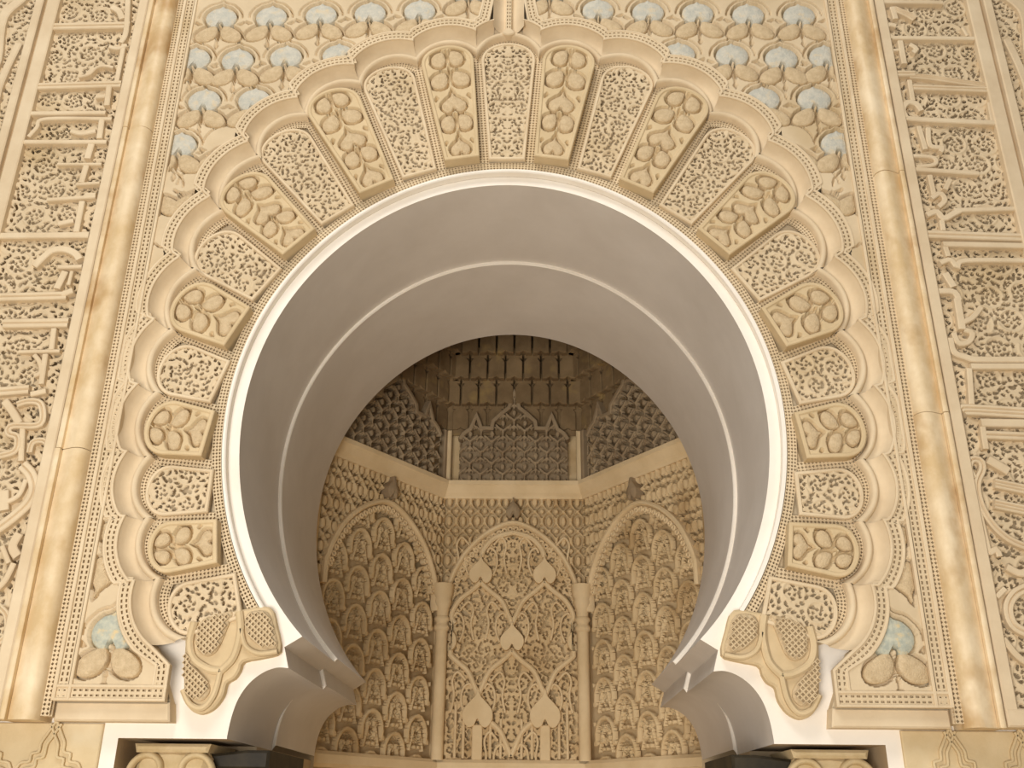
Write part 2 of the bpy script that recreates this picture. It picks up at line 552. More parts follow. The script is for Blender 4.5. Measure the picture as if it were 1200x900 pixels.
def lobe_arc(o, w, n=18):
    """arc of a lobe at offset w, cut at the two joint lines"""
    R_ = o.r + w
    if w >= 0:
        e0 = ray_circle(ALLC[o.i], JDIR[o.i], o.c, R_); e1 = ray_circle(ALLC[o.i + 1], JDIR[o.i + 1], o.c, R_)
    else:
        e0 = ray_circle(INN[o.i], JDIR[o.i], o.c, R_) if abs(np.cross(JDIR[o.i], o.c - INN[o.i])) < R_ else ALLC[o.i]
        e1 = ray_circle(INN[o.i + 1], JDIR[o.i + 1], o.c, R_) if abs(np.cross(JDIR[o.i + 1], o.c - INN[o.i + 1])) < R_ else ALLC[o.i + 1]
    a0 = math.atan2(*(e0 - o.c)[::-1]); a1 = math.atan2(*(e1 - o.c)[::-1])
    while a1 > a0: a1 -= 2 * math.pi
    return np.array([o.c + R_ * np.array([math.cos(a0 + (a1 - a0) * k / n), math.sin(a0 + (a1 - a0) * k / n)]) for k in range(n + 1)])


band = empty('voussoir_band', 'ring of carved voussoirs with pierced lattice joints around the horseshoe arch', 'arch band')
Y_G = -0.026                       # lattice ground of the band
# solid ground behind the lattice, one ring
ring_in = np.array([arc_pt(t, 0.036) for t in np.linspace(JA[0], JA[-1], 140)])
ring_out = np.vstack([lobe_arc(o, -0.004, 10) for o in LOBES])
solid('ground', np.vstack([ring_in, ring_out[::-1]]), .002, -.002, 'stucco', band, ch=0.0)
# fillet along the inside and its pierced border
path_in = np.array([arc_pt(t, 0.036) for t in np.linspace(JA[0], JA[-1], 140)])
sweep('inner_fillet', path_in, [(0, 0.0), (0, Y_G - .002), (.004, Y_G - .006), (.012, Y_G - .006), (.015, Y_G + .01)], 'white', band)
lattice('pierced_border', np.array([arc_pt(t, 0.051) for t in np.linspace(JA[0], JA[-1], 200)]), 0, .030, 3, .0115, Y_G, .016, 'stucco', band)
GAP = 0.034


def heart(w, h, n=5):
    r = [(0, .5), (.09, .30), (.28, .14), (.47, -.06), (.47, -.30), (.30, -.47), (.12, -.43), (0, -.27)]
    p = r + [(-x, y) for (x, y) in r[::-1][1:-1]]
    return catmull(p, n) * [w, h]


def bulb(w, h, n=5):
    r = [(0, .54), (.09, .46), (.28, .38), (.45, .17), (.50, -.08), (.43, -.31), (.28, -.46), (.14, -.50), (.10, -.40), (.07, -.30), (0, -.25)]
    p = r + [(-x, y) for (x, y) in r[::-1][1:-1]]
    return catmull(p, n) * [w, h]


def drop(w, h, n=5):
    p = [(-.46, .42), (-.02, .44), (.32, .28), (.49, -.02), (.40, -.33), (.1, -.5), (-.22, -.44), (-.44, -.18), (-.52, .14)]
    return catmull(p, n) * [w, h]


def outward(p, d):
    p = np.asarray(p, float)
    if area2(p) < 0: p = p[::-1]
    return offset(p, -d, True)


def stamp(mask, X, Z, poly):
    """or a polygon into a boolean grid, working only in its bounding window"""
    x0, z0 = X[0, 0], Z[0, 0]; hx = X[0, 1] - X[0, 0]
    a = poly.min(0); b = poly.max(0)
    i0 = max(int((a[0] - x0) / hx) - 1, 0); i1 = int((b[0] - x0) / hx) + 2
    j0 = max(int((a[1] - z0) / hx) - 1, 0); j1 = int((b[1] - z0) / hx) + 2
    if i1 <= 0 or j1 <= 0 or i0 >= X.shape[1] or j0 >= X.shape[0]: return
    sl = (slice(j0, j1), slice(i0, i1))
    mask[sl] |= inside(poly, X[sl], Z[sl])


def rot2(p, a):
    c, s = math.cos(a), math.sin(a)
    return np.asarray(p) @ np.array([[c, s], [-s, c]])


for i, o in enumerate(LOBES):
    p0, p1 = INN[i], INN[i + 1]
    base = (p0 + p1) / 2
    ax = o.top - base; Lr = np.linalg.norm(ax); ax /= Lr
    rx = np.array([ax[1], -ax[0]])                       # local x (to the right when looking with ax up)
    wi = abs((p1 - p0) @ rx) - GAP; wo = abs((ALLC[i + 1] - ALLC[i]) @ rx) - GAP
    z0 = 0.036; z1 = Lr - 0.012 - 0.024
    rc = wo * 0.5
    zs = z1 - rc * 0.86
    wz = lambda z: wi + (wo - wi) * min(1, max(0, z / zs))

    def outline(ins=0.0):
        w0 = wz(z0) / 2 - ins; w1 = wo / 2 - ins
        pts = [(-w0, z0 + ins), (w0, z0 + ins)]
        for k in range(17):
            a = math.pi * k / 16
            pts.append((w1 * math.cos(a), zs + (z1 - zs - ins) * math.sin(a) ** 0.9 if 0 < k < 16 else zs))
        return np.array(pts)

    roty = math.atan2(ax[0], ax[1])
    out = outline()
    plain = (i % 2 == 0)
    if plain:
        yf = -0.043
        v = empty_part = link('voussoir', solid_mesh('voussoir', out, 0.03, .004, .0005), 'stucco', band, (base[0], 0, base[1]), roty)
        tag(v, 'arabesque voussoir pierced with small leaf openings')
        ins = outline(.011)
        # raised rim
        mm = sweep_mesh('rim', out[::-1], [(0.0, Y_G + .012), (0.0, yf + .004), (-.003, yf), (-.010, yf), (-.013, yf + .004), (-.013, Y_G + .012)], closed=True, smooth=None)
        link('rim', mm, 'frame', v)
        h = 0.0026
        xm = max(wi, wo) / 2
        X, Z, pit, rel = arabesque(-math.ceil(xm / h) * h, math.ceil(xm / h) * h, z0, z1, h, 100 + i, pitch=.088, minsep=.0150, L=.0100, W=.0044, mirror=(i == 12))
        mask = inside(outline(.008), X, Z)
        H = yf + .005 - rel + np.clip(pit, 0, .6) * .012
        tag(link('carved_field', field_mesh('carved_field', X, Z, H, mask, pit), 'stucco', v), kind='stuff')
    else:
        yf = -0.072
        v = link('voussoir', solid_mesh('voussoir', out, 0.0, yf + .036, .001), 'warm', band, (base[0], 0, base[1]), roty)
        tag(v, 'thick voussoir slab carved with heart-shaped leaves')
        mm = sweep_mesh('rim', out[::-1], [(0.0, yf + .037), (0.0, yf + .003), (-.003, yf), (-.011, yf), (-.015, yf + .004), (-.015, yf + .037)], closed=True, smooth=None)
        link('rim', mm, 'warm', v)
        Lz = z1 - z0 - .026
        nrow = 5 if Lz > .33 else (4 if Lz > .25 else 3)
        dz = Lz / nrow
        xm = max(wi, wo) / 2; h = .0027
        X, Z = np.meshgrid(np.arange(-xm, xm + h, h), np.arange(z0, z1 + h, h))
        pk = np.zeros(X.shape, bool)
        for k in range(nrow):
            zz = z0 + .013 + dz * (k + .46)
            ww = min(wz(zz), wo if zz < zs else wo * (.90 if k < nrow - 1 else .80)) - .028
            sz = min(dz * 1.0, ww * .80)
            shapes = []
            if k % 2 == 0 and k < nrow - 1:
                shapes.append(heart(ww * .66, sz * .95) + [0, zz])
                for sg in (-1, 1):
                    stamp(pk, X, Z, np.array([(sg * ww * .47, zz + sz * .02), (sg * ww * .36, zz + sz * .22), (sg * ww * .42, zz + sz * .34), (sg * ww * .49, zz + sz * .22)]))
            else:
                for sg in (-1, 1):
                    P_ = rot2(drop(ww * .43, sz * .72), -.25)
                    if sg < 0: P_ = P_ * [-1, 1]
                    c_ = np.array([sg * ww * .265, zz + sz * .06])
                    shapes.append(P_ + c_)
                    big_, sm_ = P_ * 1.42 + c_, P_ * 1.20 + c_
                    cres = (inside(big_, X, Z) & ~inside(sm_, X, Z) & (Z < c_[1] - sz * .16) & (np.abs(X) > .004))
                    pk |= cres
                stamp(pk, X, Z, np.array([(0, zz - sz * .62), (.006, zz - sz * .44), (0, zz - sz * .30), (-.006, zz - sz * .44)]))
                stamp(pk, X, Z, np.array([(0, zz + sz * .20), (.008, zz + sz * .42), (0, zz + sz * .50), (-.008, zz + sz * .42)]))
            for P_ in shapes:
                stamp(pk, X, Z, outward(P_, .0085))
                link('leaf', solid_mesh('leaf', P_, yf + .035, yf + .008, .003, .003, 50), 'leaf', v)
        tag(link('carved_field', field_mesh('carved_field', X, Z, yf + .004 + pk * .030, inside(outline(.011), X, Z)), 'warm', v), kind='stuff')
    # pierced strips: over the head of the slab
    arcp = lobe_arc(o, -0.014, 16)
    lattice('pierced_border', arcp, -.030, 0.0, 3, .0115, Y_G, .012, 'stucco', band)
for j in range(NV + 1):
    p = np.array([INN[j] + JDIR[j] * .03, ALLC[j] - JDIR[j] * .012])
    lattice('pierced_border', p, -.0185, .0185, 3, .0118, Y_G - .001, .012, 'stucco', band)

# ------------------------------------------------------------------ scalloped moulding: 25 lobes, each a roll and a cove
scal = empty('scalloped_moulding', 'scalloped moulding of smooth concave lobes framing the voussoirs', 'moulding')
Y_SP = -0.104                      # front of the spandrel borders
WC = 0.050
for i, o in enumerate(LOBES):
    A = [lobe_arc(o, w, 20) for w in (-.014, -.012, -.006, .002, .008, .010)]
    ys = [Y_G + .012, -.048, -.056, -.056, -.048, -.040]
    nA = 21; v = []; f = []
    for P_, y in zip(A, ys): v += [(p[0], y, p[1]) for p in P_]
    for k in range(len(A) - 1):
        for q in range(nA - 1): f.append((k * nA + q, k * nA + q + 1, (k + 1) * nA + q + 1, (k + 1) * nA + q))
    roll = link('roll', mesh('roll', v, f, 60), 'frame', scal)
    prof = [(.010, -.036), (.013, -.036), (.022, -.038), (.032, -.045), (.042, -.060), (WC, -.083), (WC + .004, -.083)]
    v, f = [], []
    for w, y in prof: v += [(p[0], y, p[1]) for p in lobe_arc(o, w, 20)]
    for k in range(len(prof) - 1):
        for q in range(nA - 1): f.append((k * nA + q, k * nA + q + 1, (k + 1) * nA + q + 1, (k + 1) * nA + q))
    if i == 12:      # the crown lobe opens upwards into the channel between the spandrels
        f = [q for q in f if abs(sum(v[w][0] for w in q) / 4) > .054]
    link('scallop', mesh('scallop', v, f, 50), 'frame', scal)

# ------------------------------------------------------------------ spandrels
U_OUT, V_BOT = 1.308, 0.292
PY = (0, .018, ZB)                 # base of the carved wall plates
OUTER = [lobe_arc(o, WC, 14) for o in LOBES]
BORD = 0.044


def clamp_pts(P_, sgn, marg=BORD):
    P_ = np.array(P_, float) * [sgn, 1]
    moved = np.zeros(len(P_), bool)
    for _ in range(2):
        for o in LOBES[12:]:
            d = P_ - o.c; r = np.linalg.norm(d, axis=1); R_ = o.r + WC + marg
            k = r < R_
            P_[k] = o.c + d[k] / r[k][:, None] * R_; moved |= k
        k = P_[:, 0] > U_OUT - .078; P_[k, 0] = U_OUT - .078; moved |= k
        k = P_[:, 0] < .10; P_[k, 0] = .10; moved |= k
        k = P_[:, 1] < V_BOT + marg; P_[k, 1] = V_BOT + marg; moved |= k
    return P_ * [sgn, 1], moved.mean()


def clip_solid(name, P_, sgn, y0, y1, mat, parent, dome=0.0, maxmove=.55):
    Q, mv = clamp_pts(P_, sgn)
    if mv > maxmove or abs(area2(Q)) < 2.2e-4: return None
    if mv > 0:      # drop coincident neighbours
        keep = np.linalg.norm(Q - np.roll(Q, 1, 0), axis=1) > 1e-4; Q = Q[keep]
    return solid(name, Q, y0, y1, mat, parent, .003, dome, 50)


PALM_R = [(700, 14), (757, 15), (818, 14), (876, 18), (935, 15), (795, 62), (855, 62), (915, 65), (968, 60), (895, 112), (955, 110), (925, 158), (980, 160), (640, -8), (952, 206), (1002, 208), (985, 254), (1010, 300)]
PALM_L = [(490, 16), (430, 20), (375, 25), (315, 25), (255, 30), (394, 72), (330, 76), (275, 80), (225, 82), (296, 128), (237, 131), (262, 182), (205, 186), (545, -6), (230, 232), (182, 236), (204, 284), (172, 330)]
CENT = []
for a, b in zip(PALM_R, PALM_L):
    p, q = at(*a, -.079), at(*b, -.079)
    CENT.append(((p[0] - q[0]) / 2, (p[1] + q[1]) / 2, 1.0, 'blue'))
for k in range(6):
    CENT.append((.27 + .2 * k, 3.11, 1.0, 'blue')); CENT.append((.17 + .2 * k, 3.31, 1.0, 'blue'))
p, q = at(1047, 752, -.079), at(129, 755, -.079)
CENT.append(((p[0] - q[0]) / 2, (p[1] + q[1]) / 2 + .004, 1.05, 'bluegreen'))
LEAVES, PITS, RINGS = [], [], []
for (cu, cv, s_, paint) in CENT:
    c = np.array([cu, cv])
    big_ = bulb(.122 * s_, .104 * s_)
    RINGS.append((big_ * [1.46, 1.50] + c + [0, .022 * s_], big_ * [1.34, 1.36] + c + [0, .022 * s_], cv + .012))
    LEAVES.append(('painted_leaf', bulb(.122 * s_, .104 * s_) + c + [0, .022 * s_], paint))
    for sg in (-1, 1):
        P_ = rot2(drop(.094 * s_, .070 * s_), -.42)
        if sg < 0: P_ = P_ * [-1, 1]
        LEAVES.append(('leaf_lobe', P_ + c + [sg * .049 * s_, -.066 * s_], 'leaf'))
        PITS.append(np.array([(.066, -.020), (.094, -.004), (.098, -.014), (.084, -.026)]) * s_ * [sg, 1] + c)
    PITS.append(np.array([(0, -.070), (.007, -.092), (.004, -.118), (.010, -.130), (0, -.146), (-.010, -.130), (-.004, -.118), (-.007, -.092)]) * s_ + c)
for (px, py, qx, qy, w, hh_, a) in ((1061, 668, 116, 690, .085, .125, .18), (1046, 618, 113, 640, .05, .08, .1)):
    p, q = at(px, py, -.079), at(qx, qy, -.079)
    LEAVES.append(('leaf_lobe', rot2(heart(w, hh_) * [1, -1], a) + [(p[0] - q[0]) / 2, (p[1] + q[1]) / 2], 'leaf'))
    PITS.append(rot2(heart(w, hh_) * [.35, -.35], a) + [(p[0] - q[0]) / 2 - .03, (p[1] + q[1]) / 2 + .07])
edge_ = np.vstack([a for k, a in enumerate(OUTER) if k >= 12]); edge_ = edge_[edge_[:, 0] > .06]
REGION = np.vstack([[(.07, TOP)], edge_ + [.004, .0], [(.965, V_BOT + .01), (U_OUT - .03, V_BOT + .01), (U_OUT - .03, TOP)]])
FIELDS_SP = []
KEPT = []
for nm, P_, mt in LEAVES:
    Q, mv = clamp_pts(P_, 1)
    if mv > (.62 if nm == 'painted_leaf' else .7) or abs(area2(Q)) < 5e-4: continue
    Q = Q[np.linalg.norm(Q - np.roll(Q, 1, 0), axis=1) > 1e-4]
    KEPT.append((nm, Q, mt))
for (z0_, z1_) in ((.29, 1.02), (1.50, 3.45)):
    hq = .0031
    X, Z = np.meshgrid(np.arange(.06, U_OUT - .02, hq), np.arange(z0_, z1_, hq))
    pk = np.zeros(X.shape, bool)
    for a, b, zc in RINGS:
        m1 = np.zeros(X.shape, bool); m2 = np.zeros(X.shape, bool)
        stamp(m1, X, Z, a); stamp(m2, X, Z, b); pk |= m1 & ~m2 & (Z > zc)
    pk = pk * .6
    for nm, Q, mt in KEPT:
        m1 = np.zeros(X.shape, bool); stamp(m1, X, Z, outward(Q, .0085)); pk = np.maximum(pk, m1)
    for Q in PITS:
        m1 = np.zeros(X.shape, bool); stamp(m1, X, Z, clamp_pts(Q, 1)[0]); pk = np.maximum(pk, m1)
    ok = inside(REGION, X, Z) & (X < U_OUT - .070) & (Z > V_BOT + .038) & (X > .098)
    for o in LOBES[12:]: ok &= np.hypot(X - o.c[0], Z - o.c[1]) > o.r + WC + .032
    me = field_mesh('carved_field', X, Z, -.0965 + pk * .036, ok); me.materials.append(M['stucco'])
    me2 = me.copy()
    co = np.empty(len(me2.vertices) * 3, np.float32); me2.vertices.foreach_get('co', co); co[0::3] *= -1; me2.vertices.foreach_set('co', co); me2.update()
    FIELDS_SP.append((me, me2))
for sgn, side in ((-1, 'left'), (1, 'right')):
    sp = empty('carved_spandrel', 'carved spandrel with painted palmettes on the %s side of the scalloped arch' % side, 'spandrel', loc=PY)
    edge = np.vstack([a if k == 12 else a[1:] for k, a in enumerate(OUTER) if k >= 12])
    edge = edge[edge[:, 0] > .06]
    poly = np.vstack([[(.06, TOP)], edge, [(.953, V_BOT), (U_OUT - .024, V_BOT), (U_OUT - .024, TOP)]]) * [sgn, 1]
    solid('ground', poly, 0.0, -.056, 'stucco', sp, ch=0)
    for me, me2 in FIELDS_SP:
        tag(link('carved_field', me if sgn > 0 else me2, None, sp), kind='stuff')
    for nm, Q, mt in KEPT:
        lf = solid(nm, Q * [sgn, 1], -.058, -.0925, mt, sp, .0035, .0035, 50)
        if nm == 'painted_leaf': tag(lf, 'pale painted bulb-shaped leaf')
    # smooth lip along the scalloped edge, dashed border, inner rim
    def off_edge(w):
        arcs = np.vstack([lobe_arc(o, WC + w, 14) for o in LOBES[12:]])
        arcs = arcs[arcs[:, 0] > .06 + w]
        arcs[:, 0] = np.minimum(arcs[:, 0], U_OUT - .03 - w * .3)
        last = .957 + w
        return np.vstack([[(.06 + w, TOP), (.06 + w, 2.93)], arcs, [(last, V_BOT + .10), (last, V_BOT + w)]])
    for nm, w, wd, y in (('edge_lip', .003, .009, Y_SP), ('border_rim', .040, .009, -.101)):
        q = resample(off_edge(w), .012) * [sgn, 1]
        ribbon(nm, q, wd, -.08, y, 'frame', sp, ch=.002)
    q = off_edge(.0215) * [sgn, 1]
    lattice('dashed_border', q, -.0145, .0145, 2, .0165, -.099, .012, 'stucco', sp, diamond=False, k=.60, kc=.40)
    bot = np.array([(.962, V_BOT + .0215), (U_OUT - .03, V_BOT + .0215)]) * [sgn, 1]
    lattice('dashed_border', bot, -.0145, .0145, 2, .0165, -.0985, .012, 'stucco', sp, diamond=False, k=.60, kc=.40)
    for dv, nm in ((.003, 'edge_lip'), (.040, 'border_rim')):
        ribbon(nm, np.array([(.955, V_BOT + dv), (U_OUT - .03, V_BOT + dv)]) * [sgn, 1], .009, -.08, -.1035, 'frame', sp, ch=.002)
    ve = np.array([(U_OUT - .0495, V_BOT), (U_OUT - .0495, TOP)]) * [sgn, 1]
    lattice('dashed_border', ve, -.0145, .0145, 2, .0165, -.0975, .012, 'stucco', sp, diamond=False, k=.60, kc=.40)
    for du, wd in ((.0725, .010), (.029, .012)):
        ribbon('border_rim', np.array([(U_OUT - du, V_BOT), (U_OUT - du, TOP)]) * [sgn, 1], wd, -.08, -.1045, 'frame', sp, ch=.002)
    # pierced edge strip against the stone moulding
    lattice('pierced_border', np.array([(U_OUT - .0115, .25), (U_OUT - .0115, TOP)]) * [sgn, 1], -.0125, .0125, 2, .0125, -.094, .014, 'stucco', sp)
    solid('edge_block', np.array([(U_OUT - .026, .25), (U_OUT, .25), (U_OUT, TOP), (U_OUT - .026, TOP)]) * [sgn, 1], 0, -.0795, 'stucco', sp, ch=0)
    # stepped plinth under the spandrel
    pl = np.array([(.942, .238), (U_OUT - .03, .238), (U_OUT - .03, V_BOT - .001), (.950, V_BOT - .001)]) * [sgn, 1]
    solid('plinth', pl, 0, -.078, 'frame', sp, ch=.005)

# strip of the crown between the two spandrels
crown = empty('crown_strip', 'narrow dashed strip rising from the crown of the scalloped moulding', 'moulding')
for sgn in (-1, 1):
    prof = [(.011, -.038), (.018, -.038), (.028, -.042), (.040, -.052), (.052, -.070), (.060, -.083)]
    v = [(sgn * a, y, z) for z in (2.80, TOP) for (a, y) in prof]
    K = len(prof)
    link('cove', mesh('cove', v, [(k, k + 1, K + k + 1, K + k) for k in range(K - 1)], 50), 'frame', crown)
solid('channel', [(-.064, 2.795), (.064, 2.795), (.064, TOP), (-.064, TOP)], 0, -.0355, 'frame', crown, 0)
solid('rib', [(-.014, 2.80), (.014, 2.80), (.014, TOP), (-.014, TOP)], -.02, -.048, 'frame', crown, .003)
lattice('dashed_border', [(0, 2.81), (0, TOP)], -.010, .010, 2, .0180, -.0585, .0095, 'stucco', crown, diamond=False, k=.60, kc=.40)
solid('knot', catmull([(-.016, 2.803), (0, 2.812), (.016, 2.803), (.024, 2.785), (0, 2.776), (-.024, 2.785)], 4), -.03, -.063, 'frame', crown, .004)

# ------------------------------------------------------------------ stone mouldings between spandrel and frieze
for k, sgn in enumerate((-1, 1)):
    tr = empty('trim_%d' % (k + 1), 'veined stone moulding running up the wall on the %s' % ('left' if sgn < 0 else 'right'), kind='structure', loc=PY)
    torus = [(1.3405, 0), (1.3405, -.088), (1.346, -.112), (1.356, -.126), (1.370, -.133), (1.388, -.131), (1.408, -.122), (1.424, -.115), (1.430, -.112), (1.430, 0)]
    fil = [(1.430, 0), (1.430, -.128), (1.434, -.131), (1.444, -.131), (1.448, -.128), (1.448, -.09), (1.458, -.09), (1.458, 0)]
    for nm, s in (('torus', torus), ('fillet', fil)):
        cuts = [.236, 1.05 + .13 * k, 2.30 - .2 * k, TOP]
        for z0_, z1_ in zip(cuts[:-1], cuts[1:]):
            v = []; K = len(s); e = random.uniform(-.0015, .0015)
            for z in (z0_ + .001, z1_ - .0015): v += [(sgn * (a - .033 - (a - 1.34) * .06) + e, y + e, z) for (a, y) in s]
            f = [(q, q + 1, K + q + 1, K + q) for q in range(K - 1)] + [tuple(range(K)), tuple(range(2 * K - 1, K - 1, -1))]
            link(nm, mesh(nm, v, f, 40), 'marble', tr)

# ------------------------------------------------------------------ calligraphy friezes
FR_IN, FR_OUT = 1.456, 1.772
h = 0.0027
X, Z, pit, rel = arabesque(FR_IN - .004, FR_OUT + .006, .27, 3.45, h, 5, pitch=.116, minsep=.0172, L=.0118, W=.0050)
FIELD = field_mesh('carved_field', X, Z, -.090 - rel + np.clip(pit, 0, .6) * .014, None, pit)
FIELD.materials.append(M['stucco'])
FIELD2 = FIELD.copy()
co = np.empty(len(FIELD2.vertices) * 3, np.float32); FIELD2.vertices.foreach_get('co', co); co[0::3] *= -1; FIELD2.vertices.foreach_set('co', co); FIELD2.update()

STROKES = {   # traced strokes of the lettering
    -1: [  # (points in photograph pixels, width px, grooves)
        ([(54, 31), (60, 31), (152, 29)], 11, 1), ([(150, -6), (149, 20), (147, 40), (141, 50)], 7, 0), ([(131, 8), (139, 13), (143, 22)], 8, 0), ([(172, -22), (60, -20)], 9, 1),
        ([(145, 52), (141, 75), (136, 98)], 6, 0), ([(128, 55), (138, 57), (149, 53)], 5, 0), ([(92, 90), (104, 87), (113, 79), (122, 77), (133, 79)], 4, 0),
        ([(33, 101), (38, 101), (142, 98)], 10, 1), ([(128, 100), (129, 110), (125, 124)], 7, 0), ([(112, 113), (118, 116), (124, 112)], 6, 0),
        ([(27, 133), (124, 132)], 6, 0), ([(33, 160), (43, 149), (53, 139), (131, 139)], 5, 0), ([(83, 153), (95, 156), (112, 153)], 6, 0), ([(119, 140), (116, 162)], 7, 0),
        ([(20, 166), (125, 166)], 6, 0), ([(107, 169), (102, 186)], 8, 0), ([(67, 192), (119, 192)], 4, 0), ([(101, 194), (95, 214)], 7, 0), ([(89, 216), (117, 214)], 4, 0),
        ([(55, 234), (112, 230)], 5, 0), ([(96, 236), (89, 272)], 7, 0), ([(-4, 276), (104, 275)], 8, 0), ([(68, 262), (74, 256), (86, 258)], 6, 0), ([(100, 228), (112, 228)], 6, 0),
        ([(40, 312), (52, 300), (62, 293), (76, 292), (88, 297), (93, 304)], 8, 0), ([(68, 313), (96, 312)], 5, 0), ([(76, 318), (66, 338)], 8, 0), ([(84, 318), (80, 334)], 4, 0),
        ([(-4, 348), (78, 346)], 10, 1), ([(72, 345), (85, 340)], 7, 0), ([(4, 379), (9, 378), (80, 378)], 11, 1), ([(63, 385), (60, 410)], 6, 0), ([(22, 412), (70, 411)], 4, 0),
        ([(40, 416), (46, 424), (48, 436), (40, 440)], 5, 0), ([(53, 415), (48, 450)], 6, 0), ([(-4, 459), (34, 456)], 10, 1), ([(36, 462), (54, 458)], 6, 0),
        ([(5, 470), (14, 482), (22, 496)], 8, 0), ([(20, 474), (34, 470), (48, 474), (47, 497), (14, 499), (10, 508), (20, 512), (18, 528), (0, 534)], 7, 1), ([(26, 500), (24, 540)], 6, 0),
        ([(34, 530), (38, 518), (50, 516), (57, 524), (55, 536)], 6, 1), ([(26, 545), (36, 556), (40, 572), (34, 588), (20, 602), (2, 616), (-8, 622)], 11, 1), ([(4, 575), (10, 586), (4, 598)], 10, 0),
        ([(30, 562), (22, 580), (8, 588)], 5, 0), ([(22, 625), (14, 640), (20, 652)], 9, 0), ([(0, 712), (8, 722), (7, 744), (-4, 754)], 6, 1), ([(-4, 690), (6, 680), (16, 660)], 6, 0), ([(2, 640), (10, 660)], 5, 0)],
    1: [
        ([(1028, 2), (1034, 3), (1105, 3)], 6, 0), ([(1046, 8), (1050, 22)], 7, 0), ([(1048, 10), (1062, 16), (1072, 22)], 9, 2), ([(1050, 30), (1041, 29), (1039, 38), (1046, 44)], 6, 0),
        ([(1045, 44), (1142, 45)], 6, 0), ([(1128, 32), (1134, 42)], 4, 0), ([(1055, 48), (1060, 75)], 7, 0), ([(1066, 52), (1074, 57), (1070, 62)], 6, 0), ([(1040, 59), (1055, 58)], 4, 0),
        ([(1046, 86), (1072, 86)], 9, 1), ([(1066, 88), (1090, 90), (1125, 95), (1155, 99)], 8, 2), ([(1070, 102), (1157, 105)], 8, 1), ([(1066, 94), (1070, 118)], 6, 0),
        ([(1062, 138), (1058, 128), (1064, 120), (1074, 122), (1080, 130)], 7, 0), ([(1062, 138), (1080, 140), (1167, 144)], 7, 0), ([(1160, 120), (1164, 142)], 6, 0),
        ([(1077, 148), (1085, 175)], 6, 0), ([(1088, 150), (1090, 170), (1104, 173), (1102, 178)], 6, 0), ([(1070, 182), (1094, 184), (1096, 192), (1074, 195)], 5, 0), ([(1072, 198), (1076, 203), (1147, 203)], 6, 0),
        ([(1090, 205), (1095, 228)], 6, 0), ([(1108, 222), (1114, 210)], 6, 0), ([(1092, 232), (1102, 226), (1108, 234), (1100, 242)], 6, 0), ([(1086, 252), (1098, 248), (1106, 256), (1118, 250), (1126, 246)], 7, 0),
        ([(1118, 246), (1192, 244)], 6, 0), ([(1104, 258), (1106, 270)], 6, 0), ([(1087, 274), (1093, 276), (1205, 278)], 10, 1), ([(1105, 286), (1205, 288)], 7, 0), ([(1108, 288), (1112, 300)], 6, 0),
        ([(1102, 308), (1114, 304), (1122, 312), (1132, 305), (1205, 305)], 6, 0), ([(1108, 320), (1118, 336)], 8, 0), ([(1100, 341), (1118, 342), (1124, 352)], 7, 0), ([(1122, 350), (1128, 386)], 8, 0),
        ([(1128, 378), (1140, 372), (1150, 360)], 6, 0), ([(1118, 390), (1124, 402), (1136, 400), (1140, 390), (1130, 386)], 6, 0), ([(1114, 396), (1118, 412), (1132, 418), (1146, 421), (1205, 421)], 7, 0),
        ([(1138, 429), (1205, 429)], 7, 0), ([(1136, 432), (1139, 474)], 6, 0), ([(1128, 482), (1136, 480), (1205, 484)], 12, 2), ([(1150, 495), (1205, 496)], 9, 0), ([(1152, 509), (1205, 511)], 9, 1), ([(1152, 500), (1156, 526)], 6, 0),
        ([(1142, 560), (1136, 548), (1140, 538), (1150, 540), (1152, 550), (1146, 566), (1150, 590), (1164, 614), (1184, 632), (1208, 642)], 7, 1), ([(1158, 538), (1172, 546), (1182, 552)], 9, 0),
        ([(1166, 566), (1186, 570), (1205, 574)], 10, 2), ([(1166, 590), (1205, 598)], 10, 2), ([(1144, 582), (1148, 620), (1160, 650)], 6, 0), ([(1160, 648), (1168, 644), (1172, 652)], 6, 0),
        ([(1205, 688), (1190, 696), (1182, 712), (1188, 732), (1205, 742)], 9, 1), ([(1176, 748), (1192, 768), (1206, 778)], 6, 0), ([(1168, 700), (1178, 690)], 5, 0), ([(1180, 664), (1196, 672), (1206, 668)], 7, 0)],
}
